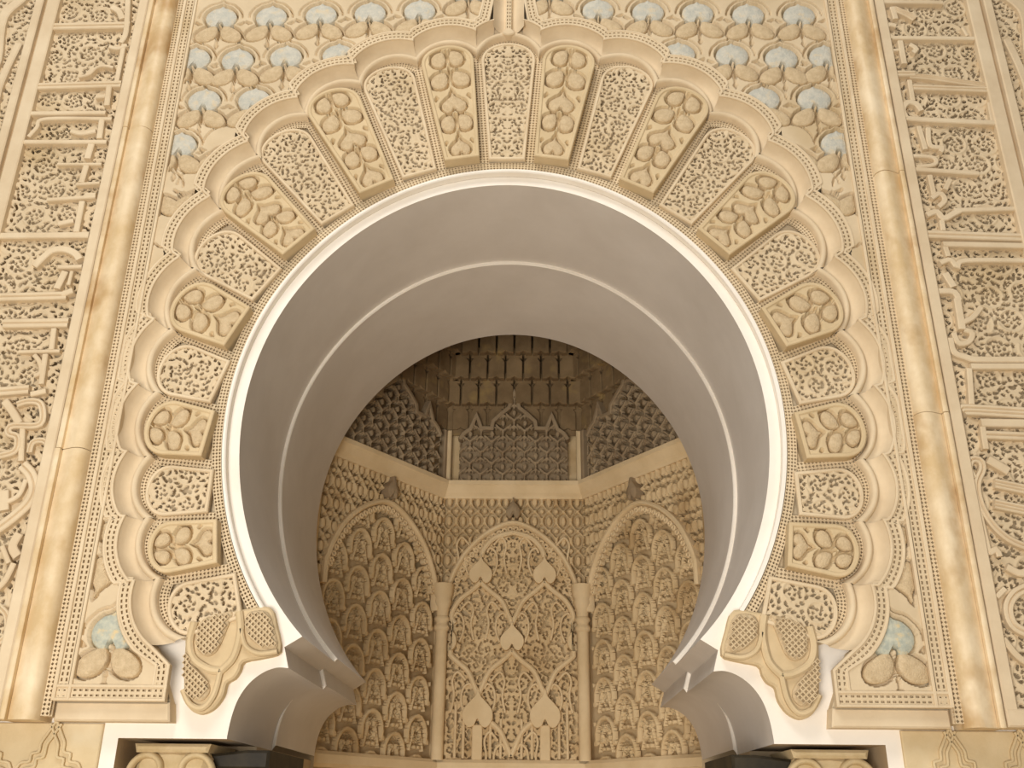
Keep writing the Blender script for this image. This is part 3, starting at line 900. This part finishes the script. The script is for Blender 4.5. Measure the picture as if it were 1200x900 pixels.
for sgn, side in ((-1, 'left'), (1, 'right')):
    fr = empty('calligraphy_frieze', 'vertical carved frieze of Kufic lettering on the %s of the arch' % side, 'frieze', loc=PY)
    fld = link('carved_field', FIELD if sgn > 0 else FIELD2, None, fr); tag(fld, kind='stuff')
    solid('ground', np.array([(1.4185, .255), (FR_OUT + .13, .262), (FR_OUT + .13, TOP), (1.4185, TOP)]) * [sgn, 1], 0, -.036, 'stucco', fr, ch=0)
    for nm, a, b, y in (('frame_strip', 1.4185, FR_IN, -.116), ('frame_strip', FR_OUT, FR_OUT + .050, -.116), ('frame_fillet', FR_OUT + .050, FR_OUT + .062, -.100), ('frame_strip', FR_OUT + .062, FR_OUT + .095, -.120)):
        solid(nm, np.array([(a, .262), (b, .262), (b, TOP), (a, TOP)]) * [sgn, 1], -.06, y, 'frame', fr, ch=.004)
    solid('frame_strip', np.array([(1.4187, .240), (FR_OUT + .05, .240), (FR_OUT + .05, .290), (1.4187, .290)]) * [sgn, 1], 0, -.118, 'frame', fr, ch=.005)
    for pts, w, g in STROKES[sgn]:
        if len(pts) == 3 and abs(pts[1][0] - pts[0][0]) < 8: pts = [pts[0], pts[2]]
        q = np.array([at(x, y, -.091) for (x, y) in pts])
        if len(q) > 2: q = catmull(q, 5, False)
        q[:, 0] = sgn * np.clip(q[:, 0] * sgn, FR_IN - .01, FR_OUT + .012)
        if np.linalg.norm(np.diff(q, axis=0), axis=1).sum() < .012: continue
        q = resample(q, .011) if len(q) > 2 else q
        ribbon('letter_stroke', q, w * .0031, -.070, -.110 - random.uniform(0, .003), 'frame', fr, groove=g, ch=.003)
    ofr = empty('outer_frieze', 'next carved wall panel beyond the frieze at the far %s' % side, 'frieze', loc=PY)
    b0 = FR_OUT + .095
    off = .43
    fo = link('carved_field', FIELD if sgn > 0 else FIELD2, None, ofr, loc=(sgn * off, 0, 0)); tag(fo, kind='stuff')
    solid('ground', np.array([(b0 + .003, .262), (b0 + .42, .262), (b0 + .42, TOP), (b0 + .003, TOP)]) * [sgn, 1], 0, -.036, 'stucco', ofr, ch=0)
    solid('frame_strip', np.array([(b0 + .42, .262), (b0 + .5, .262), (b0 + .5, TOP), (b0 + .42, TOP)]) * [sgn, 1], 0, -.11, 'frame', ofr, ch=.004)
    ribbon('letter_stroke', catmull(np.array([(b0 + .08, 3.3), (b0 + .05, 3.0), (b0 + .12, 2.85), (b0 + .10, 2.6), (b0 + .2, 2.5), (b0 + .3, 2.52)]) * [sgn, 1], 6, False), .04, -.07, -.108, 'frame', ofr)
    ribbon('letter_stroke', catmull(np.array([(b0 + .03, 2.72), (b0 + .06, 2.50), (b0 + .05, 2.2), (b0 + .22, 2.1)]) * [sgn, 1], 6, False), .03, -.07, -.107, 'frame', ofr)

# ------------------------------------------------------------------ curled leaf brackets at the foot of the voussoir band
for sgn, side in ((-1, 'left'), (1, 'right')):
    br = empty('leaf_bracket', 'curled leaf ornament with pitted surface at the %s foot of the voussoir band' % side, 'ornament')
    W2 = lambda L_: np.array([(abs(at(x, y, -.03)[0]) * sgn, at(x, y, -.03)[1]) for (x, y) in L_])
    O = [(860, 715), (851, 738), (846, 767), (866, 775), (889, 780), (894, 791), (900, 800), (909, 806), (913, 821), (924, 836), (939, 843), (951, 838), (958, 825), (960, 790), (956, 745), (930, 725), (890, 718)]
    O = W2(O)
    solid('body', catmull(O, 3), 0, -.034, 'warm', br, ch=.006)
    for poly, nm in (([(861, 722), (852, 745), (849, 764), (866, 764), (882, 752), (888, 735), (882, 722)], 'pitted_leaf'),
                     ([(903, 722), (910, 745), (920, 768), (932, 775), (943, 768), (946, 750), (938, 732), (920, 726)], 'pitted_leaf'),
                     ([(957, 770), (945, 788), (930, 805), (928, 818), (938, 828), (950, 824), (957, 812), (959, 790)], 'pitted_leaf')):
        q = catmull(W2(poly), 4)
        lf = solid(nm, q, -.02, -.044, 'leaf', br, ch=.004)
        net_fill('pits', q.mean(0) + (q - q.mean(0)) * .86, .0125, -.0545, .011, 'leaf', lf, ang=40 * sgn)
    for pts, w in (([(895, 722), (893, 745), (900, 775), (915, 792)], 8), ([(915, 792), (930, 790), (948, 778), (953, 758), (948, 735)], 8), ([(848, 768), (870, 771), (886, 762), (892, 742)], 5), ([(915, 792), (922, 820), (935, 836), (950, 832), (959, 815)], 6)):
        ribbon('curl', catmull(W2(pts), 5, False), w * .0028, -.02, -.050, 'warm', br, ch=.008)

# ------------------------------------------------------------------ below the frieze: incised dado, columns with capitals
for sgn, side in ((-1, 'left'), (1, 'right')):
    da = empty('dado_panel', 'ochre plaster dado with incised interlaced arches at lower %s' % side, 'panel')
    solid('plate', np.array([(1.150, -1.0), (2.4, -1.0), (2.4, .236), (1.150, .236)]) * [sgn, 1], 0, -.012, 'ochre', da, ch=.003)
    for k in range(6):
        c = 1.285 + .2 * k
        for s2 in (-1, 1):
            path = np.array([(0, .197), (.022, .158), (.034, .135), (.036, .112), (.056, .106), (.058, .086), (.084, .080), (.098, .05), (.118, .02), (.13, -.05), (.12, -.12)])
            for w_ in (0.0, .018):
                q = catmull(offset(path * [s2, 1], w_ * -s2, False) + [c, .045], 3, False) * [sgn, 1]
                sweep('incised_line', q, ribbon_section(.0075, -.010, -.022, .002), 'ochre', da, smooth=None)
    cp = empty('column_capital', 'carved ochre capital in the white recess at lower %s' % side, 'capital', loc=(sgn * .955, .16, ZB + .033))
    solid('abacus', [(-.105, .128), (.105, .128), (.112, .152), (-.112, .152)], .14, -.13, 'gold', cp, ch=.008)
    for k in (-1, 1):
        t = np.linspace(0, 4.6, 26); r = .06 * (1 - t / 6.2)
        sp_ = np.c_[k * .062 + k * r * np.cos(t), .076 + r * np.sin(t)]
        sweep('volute', sp_, roll_section(-.010, .010, -.11, .02), 'gold', cp, smooth=60)
    solid('bell', catmull([(-.10, .128), (.10, .128), (.09, .03), (.085, -.16), (-.085, -.16), (-.10, -.02)], 4), .12, -.11, 'gold', cp, ch=.02)
    for k in (-1, 0, 1):
        solid('leaf', heart(.07, .12) * [1, -1] + [k * .068, -.05], -.09, -.125, 'gold', cp, ch=.006)
    # lathe shaft
    v, f = [], []
    prof = [(.095, -.16), (.10, -.18), (.085, -.20), (.082, -1.45), (.10, -1.5), (.12, -1.6)]
    for (r, z) in prof:
        v += [(r * math.cos(2 * math.pi * k / 24), r * math.sin(2 * math.pi * k / 24), z) for k in range(24)]
    for a in range(len(prof) - 1):
        for k in range(24): f.append((a * 24 + k, a * 24 + (k + 1) % 24, (a + 1) * 24 + (k + 1) % 24, (a + 1) * 24 + k))
    col = link('jamb_column', mesh('jamb_column', v, f, 50), 'gold', loc=(sgn * .955, .16, ZB))
    tag(col, 'round stone shaft under the %s capital' % side, 'column')
    db = empty('impost_block', 'dark green marble impost under the smooth arch at lower %s' % side, 'block', loc=(sgn * .80, .26, ZB))
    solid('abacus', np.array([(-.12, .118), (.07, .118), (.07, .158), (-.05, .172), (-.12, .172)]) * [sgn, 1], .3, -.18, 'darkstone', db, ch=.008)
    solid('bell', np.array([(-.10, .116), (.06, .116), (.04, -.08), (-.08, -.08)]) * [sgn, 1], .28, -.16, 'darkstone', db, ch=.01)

# ------------------------------------------------------------------ the niche behind the arch
NB, NW, DX, DY = 2.0, .37, .86, 1.28
ANG = math.atan2(NB - DY, DX - NW); DL = math.hypot(NB - DY, DX - NW)
FACETS = [('back', (0, NB), 0.0, NW * 2), ('left', (-(DX + NW) / 2, (NB + DY) / 2), ANG, DL), ('right', ((DX + NW) / 2, (NB + DY) / 2), -ANG, DL)]
V_CORN = 1.535


def sebka(X, Z):
    """height 0..1 of staggered little palmette arches"""
    H = np.zeros_like(X)
    px, pz = .31, .178
    for ox, oz in ((0, 0), (px / 2, pz / 2)):
        x = (X - ox + px / 2) % px - px / 2; z = (Z - oz + pz / 2) % pz - pz / 2
        r = np.hypot(x, (z + .008) * .78)
        H = np.maximum(H, ((np.hypot(x, (z - .012) * .8) < .050) & (np.sin(x * 420) * np.sin(z * 420) > .18)) * .45)
        H = np.maximum(H, ((np.abs(r - .066) < .0068) & (z > -.03)) * 1.0)
        H = np.maximum(H, (np.hypot(np.abs(x) - .070, z + .038) < .014) * .95)
        for (a, b, c) in ((.021, .020, .0120), (.025, -.026, .0110), (.014, -.064, .0105)):
            H = np.maximum(H, (np.hypot(np.abs(x) - a, z - b) < c) * .85)
        H = np.maximum(H, ((np.abs(np.abs(x) - .038 + .3 * (z + .04)) < .0042) & (np.abs(z + .03) < .05)) * .8)
        for (a, b, c) in ((.022, .018, .0055), (.026, -.026, .0055)):
            H = np.where(np.hypot(np.abs(x) - a, z - b) < c, 0, H)
    return H


def ogee_net(X, Z, p=.075, q=.105):
    x = 2 * math.pi * X / p; z = 2 * math.pi * Z / q
    fz = np.cos(x) + np.cos(z + .5 * np.sin(z))
    return np.clip(1.5 - np.abs(fz) * 4.4, 0, 1) + np.clip((fz - 1.45) * 6, 0, .9) + np.clip((-fz - 1.5) * 6, 0, .8)


def leaf_net(X, Z, p=.118, q=.124):
    H = np.zeros_like(X)
    for ox, oz in ((0, 0), (p / 2, q / 2)):
        x = np.abs((X - ox + p / 2) % p - p / 2); z = (Z - oz + q / 2) % q - q / 2
        H = np.maximum(H, ((np.abs(z - x * .85 + .012) < .0075) & (x < .044)) * 1.0)
        H = np.maximum(H, ((np.abs(z + x * .9 + .040) < .0055) & (x < .034)) * .9)
        H = np.maximum(H, (np.hypot(x, (z - .034) * .7) < .0110) * .9)
        H = np.maximum(H, ((x < .005) & (np.abs(z + .03) < .03)) * .8)
    return H


def grid(x0, x1, z0, z1, h):
    return np.meshgrid(np.arange(x0, x1 + h, h), np.arange(z0, z1 + h, h))


def arch_path(w, n=8):
    r = [(.345, .62), (.345, 1.00), (.338, 1.06), (.310, 1.14), (.258, 1.235), (.180, 1.318), (.090, 1.378), (0, 1.405)]
    s = w / .345
    r = [(a * s, b) for a, b in r]
    return catmull(np.array([(-a, b) for a, b in r] + r[::-1][1:]), 5, False)


SHARED = {}
for nm, (cx, cy), ang, wd in FACETS:
    hw = wd / 2
    place = dict(loc=(cx, cy, ZB), rotz=ang)
    wl = empty('wall_' + {'back': 'back', 'left': 'left', 'right': 'right'}[nm], 'carved stucco %s wall of the niche' % {'back': 'rear', 'left': 'left slanting', 'right': 'right slanting'}[nm], kind='structure', **place)
    solid('backing', [(-hw - .045, -1.6), (hw + .045, -1.6), (hw + .045, 2.85), (-hw - .045, 2.85)], .08, .048, 'niche', wl, ch=0)
    AP = arch_path(hw - .045 if nm != 'back' else .335)
    inner = np.vstack([[(AP[0][0], .24)], AP, [(AP[-1][0], .24)]])
    hh = .0040
    key = 'back' if nm == 'back' else 'diag'
    if key not in SHARED:
        X, Z = grid(-hw, hw, .22, 1.41, hh)
        ins = inside(inner, X, Z)
        if key == 'back':
            Xa, Za, pit, rel = arabesque(-hw, hw, .22, 1.42, hh, 77, pitch=.085, minsep=.0185, L=.014, W=.0066, mirror=True)
            me1 = field_mesh('carved_field', Xa, Za, -.004 - rel + np.clip(pit, 0, .6) * .012, inside(inner, Xa, Za), pit)
        else:
            S_ = sebka(X, Z); me1 = field_mesh('carved_field', X, Z, .022 - .026 * S_, ins, (S_ < .05) * .8)
        X, Z = grid(-hw, hw, .95, V_CORN + .01, hh)
        S_ = np.clip(ogee_net(X, Z), 0, 1); me2 = field_mesh('carved_spandrel', X, Z, .016 - .026 * S_, ~inside(inner, X, Z), (S_ < .05) * .8)
        me1.materials.append(M['niche']); me2.materials.append(M['niche'])
        SHARED[key] = (me1, me2)
    tag(link('carved_field', SHARED[key][0], None, wl), kind='stuff')
    tag(link('carved_spandrel', SHARED[key][1], None, wl), kind='stuff')
    # moulded arch
    ba = empty('blind_arch', 'pointed blind arch moulding on the %s wall of the niche' % {'back': 'rear', 'left': 'left', 'right': 'right'}[nm], 'arch', **place)
    sweep('arch_roll', AP[4:-4] if True else AP, [(.012, .012), (.012, -.020), (.004, -.028), (-.006, -.028), (-.014, -.018), (-.014, .012)], 'nichepale', ba)
    beads = resample(offset(AP[5:-5], -.032), .030 if nm == 'back' else .034)
    bm = None
    for p in beads:
        if p[1] < 1.0: continue
        if bm is None:
            t = np.linspace(0, 2 * math.pi, 9)[:-1]
            bm = sweep_mesh('bead', np.c_[np.cos(t), np.sin(t)] * .0105, [(.005, .012), (.005, -.014), (0, -.018), (-.005, -.014), (-.005, .012)], closed=True, smooth=None)
            bm.materials.append(M['nichepale'])
        link('bead', bm, None, ba, loc=(p[0], 0, p[1]))
    fi = solid('finial_leaf', heart(.075, .115) + [0, 1.478], .01, -.045, 'darkpanel', None, ch=.006, dome=.01)
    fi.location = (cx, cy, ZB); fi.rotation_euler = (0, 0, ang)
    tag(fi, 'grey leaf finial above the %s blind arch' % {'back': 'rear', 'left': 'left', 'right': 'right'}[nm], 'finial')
    # ledge below
    le = solid('ledge', [(-hw, .18), (hw, .18), (hw, .245), (-hw, .245)], .02, -.04, 'nichepale', wl, ch=.015)
    # cornice
    co_ = empty('cornice', 'plain pale cornice across the %s wall of the niche' % {'back': 'rear', 'left': 'left', 'right': 'right'}[nm], 'cornice', **place)
    e = .03 if nm == 'back' else .02
    sec = [(.02, V_CORN), (-.012, V_CORN), (-.018, V_CORN + .012), (-.030, V_CORN + .026), (-.050, V_CORN + .060), (-.056, V_CORN + .066), (-.056, V_CORN + .088), (.02, V_CORN + .088)]
    K = len(sec)
    v = [(x, y, z) for x in (-hw - .01 + .02 * 0, hw + .01) for (y, z) in sec]
    v = [((-1 if i < K else 1) * (hw + (y * math.tan(ANG / 2) if nm == 'back' else y * math.tan(ANG / 2))), y, z) for i, (_, y, z) in enumerate(v)]
    link('profile', mesh('profile', v, [(k, (k + 1) % K, K + (k + 1) % K, K + k) for k in range(K)] + [tuple(range(K)), tuple(range(2 * K - 1, K - 1, -1))]), 'nichepale', co_)
    # stepped pierced panel above the cornice
    up = empty('stepped_panel', 'dusky pierced panel with stepped outline above the %s cornice' % {'back': 'rear', 'left': 'left', 'right': 'right'}[nm], 'panel', **place)
    s_ = hw / .37
    zb = V_CORN + .088
    half_p = [(.292, zb), (.292, 1.86), (.27, 1.895), (.235, 1.92), (.222, 1.955), (.205, 2.0), (.188, 1.955), (.178, 1.925), (.12, 1.925), (.115, 1.965), (.07, 2.01), (.028, 2.045), (.016, 2.09), (0, 2.135)]
    outl = np.array([(a * s_, b) for a, b in half_p] + [(-a * s_, b) for a, b in half_p[::-1][1:]])
    X, Z = grid(-.3 * s_, .3 * s_, zb - .01, 2.15, hh)
    solid('ground', outl, .035, .016, 'darkpanel', up, ch=0)
    tag(link('carved_field', field_mesh('carved_field', X, Z, -.012 - .030 * leaf_net(X, Z), inside(outl, X, Z), (leaf_net(X, Z) < .05) * .8), 'darkpanel', up), kind='stuff')
    sweep('outline_band', outl[1:-1], ribbon_section(.022, .012, -.046), 'darkpanel', up, smooth=None)
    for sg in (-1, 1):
        solid('pilaster', [(sg * hw - .033, zb), (sg * hw + .033, zb), (sg * hw + .033, 1.92), (sg * hw - .033, 1.92)], .02, -.022, 'nichepale' if nm == 'back' else 'darkpanel', up, ch=.006)
    # muqarnas tiers hanging above the panel
    mq = empty('muqarnas_vault', 'dark stalactite vault cells above the %s niche panel' % {'back': 'rear', 'left': 'left', 'right': 'right'}[nm], 'vault', **place)
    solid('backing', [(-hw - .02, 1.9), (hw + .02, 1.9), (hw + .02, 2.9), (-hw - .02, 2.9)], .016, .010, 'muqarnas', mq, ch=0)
    for r in range(5):
        cw = .098
        nc = int(wd / cw) + 2
        for k in range(-nc // 2, nc // 2 + 1):
            x = (k + (.5 if r % 2 else 0)) * cw
            if abs(x) > hw - .02: continue
            ax = abs(x) / hw
            zlow = 1.93 + .135 * r + (.16 * max(0, 1 - ax * 3.2) if r == 0 else 0)
            b = cw / 2 - .005; zt = 1.93 + .135 * (r + 1) + .05
            P_ = [(x - b, zt), (x - b, zlow), (x - b * .4, zlow), (x, zlow + .012), (x + b * .4, zlow), (x + b, zlow), (x + b, zt)]
            P_ = P_[:1] + [(x - b, zt - .062), (x - b + .014, zt - .064), (x - b, zt - .085)] + P_[1:-1] + [(x + b, zt - .085), (x + b - .014, zt - .064), (x + b, zt - .062)] + P_[-1:]
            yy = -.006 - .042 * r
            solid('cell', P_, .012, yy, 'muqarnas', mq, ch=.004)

# back-wall tracery: ogee ribs and spade-shaped bosses
tr = empty('leaf_tracery', 'ogee ribs and heart-shaped bosses covering the rear niche panel', 'tracery', loc=(0, NB, ZB))
rows = [(1.155, (-.163, .163)), (.822, (-.325, 0, .325)), (.478, (-.163, .163)), (.20, (0,))]
for v0, us in rows:
    big = 1.25 if v0 < .6 else 1.0
    for u0 in us:
        if abs(u0) > .31:
            P_ = heart(.10 * big, .15 * big); P_[:, 0] = np.clip(P_[:, 0] + u0, -.30, .30)
            keep = np.linalg.norm(P_ - np.roll(P_, 1, 0), axis=1) > 1e-4; P_ = P_[keep] + [0, v0]
            u0c = math.copysign(.285, u0)
        else:
            P_ = heart(.12 * big, .15 * big) + [u0, v0]; u0c = u0
        if v0 > .3:
            solid('boss', P_, .01, -.040, 'nichepale', tr, ch=.0025)
        for sg in (-1, 1):
            x1 = u0 + sg * .163
            if abs(x1) > .33: continue
            p = catmull([(u0c, v0 + .06), (u0 + sg * .018, v0 + .10), (u0 + sg * .055, v0 + .175), (u0 + sg * .115, v0 + .225), (x1 - sg * .02, v0 + .250), (x1, v0 + .272)], 5, False)
            p[:, 0] = np.clip(p[:, 0], -.305, .305)
            if p[:, 1].max() < 1.40: ribbon('rib', p, .024, .01, -.030, 'nichepale', tr, ch=.008)
            q = catmull([(u0 + sg * .062, v0 - .03), (u0 + sg * .082, v0 + .03), (u0 + sg * .075, v0 + .09), (u0 + sg * .045, v0 + .115), (u0 + sg * .03, v0 + .09)], 5, False)
            q[:, 0] = np.clip(q[:, 0], -.305, .305)
            ribbon('tendril', q, .011, .01, -.018, 'nichepale', tr)
            q = catmull([(x1 - sg * .10, v0 + .13), (x1 - sg * .06, v0 + .17), (x1 - sg * .035, v0 + .13), (x1 - sg * .045, v0 + .06), (x1 - sg * .03, v0 - .02)], 5, False)
            q[:, 0] = np.clip(q[:, 0], -.305, .305)
            ribbon('tendril', q, .011, .01, -.018, 'nichepale', tr)
for sg in (-1, 1):
    ribbon('stalk', [(sg * .163, .245), (sg * .163, .40)], .05, .01, -.024, 'nichepale', tr)
    p = catmull([(sg * .163, 1.22), (sg * .145, 1.27), (sg * .09, 1.325), (0, 1.352)], 5, False)
    ribbon('rib', p, .026, .01, -.032, 'nichepale', tr, ch=.008)
    for a in (.05, .10, .23, .27):
        ribbon('letter_stroke', [(sg * a, .25), (sg * a, .43 + .3 * (a - .05))], .013, .01, -.016, 'nichepale', tr)

# colonnettes in the corners
for sg, side in ((-1, 'left'), (1, 'right')):
    cl = empty('colonnette', 'slender colonnette in the %s corner of the niche' % side, 'column', loc=(sg * .352, NB - .03, ZB))
    def lathe(name, prof, mat, n=16):
        v, f = [], []
        for (r, z) in prof: v += [(r * math.cos(2 * math.pi * k / n), r * math.sin(2 * math.pi * k / n), z) for k in range(n)]
        for a in range(len(prof) - 1):
            for k in range(n): f.append((a * n + k, a * n + (k + 1) % n, (a + 1) * n + (k + 1) % n, (a + 1) * n + k))
        return link(name, mesh(name, v, f, 45), mat, cl)
    lathe('shaft', [(.030, .24), (.030, .84)], 'nichepale')
    lathe('astragal', [(.030, .84), (.040, .85), (.040, .865), (.031, .875), (.031, .885), (.039, .895), (.039, .905), (.031, .915)], 'nichepale')
    lathe('capital', [(.031, .915), (.034, .95), (.048, .985), (.044, 1.0), (.052, 1.02), (.056, 1.06), (.058, 1.075), (.0, 1.08)], 'nichepale', 8)

# niche ceiling and plain closing sides
cl_ = mesh('ceiling', [(-1.6, Y_BACK, 2.62), (1.6, Y_BACK, 2.62), (1.6, 2.2, 2.80), (-1.6, 2.2, 2.80)], [(0, 1, 2, 3)])
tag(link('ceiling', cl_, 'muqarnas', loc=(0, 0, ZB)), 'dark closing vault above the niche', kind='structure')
for sgn, k in ((-1, 1), (1, 2)):
    m = mesh('return_wall', [(sgn * DX, DY, -1.6), (sgn * DX, Y_BACK, -1.6), (sgn * DX, Y_BACK, 2.8), (sgn * DX, DY, 2.8)], [(0, 1, 2, 3)])
    link('return_wall', m, 'niche', arch)

GROUPS = {'carved_spandrel': 'carved spandrels over the arch', 'calligraphy_frieze': 'lettered friezes beside the arch', 'outer_frieze': 'outer wall panels',
          'leaf_bracket': 'leaf ornaments at the feet of the voussoir band', 'dado_panel': 'incised dado panels', 'column_capital': 'capitals of the jamb columns',
          'jamb_column': 'jamb columns', 'impost_block': 'dark imposts of the arch', 'blind_arch': 'blind arches in the niche', 'finial_leaf': 'leaf finials in the niche',
          'cornice': 'cornice lengths in the niche', 'stepped_panel': 'stepped panels above the niche cornice', 'muqarnas_vault': 'stalactite vault sections', 'colonnette': 'niche colonnettes'}
for o in bpy.data.objects:
    b = o.name.split('.')[0]
    if o.parent is None and b in GROUPS and 'category' in o.keys():
        o['group'] = GROUPS[b]
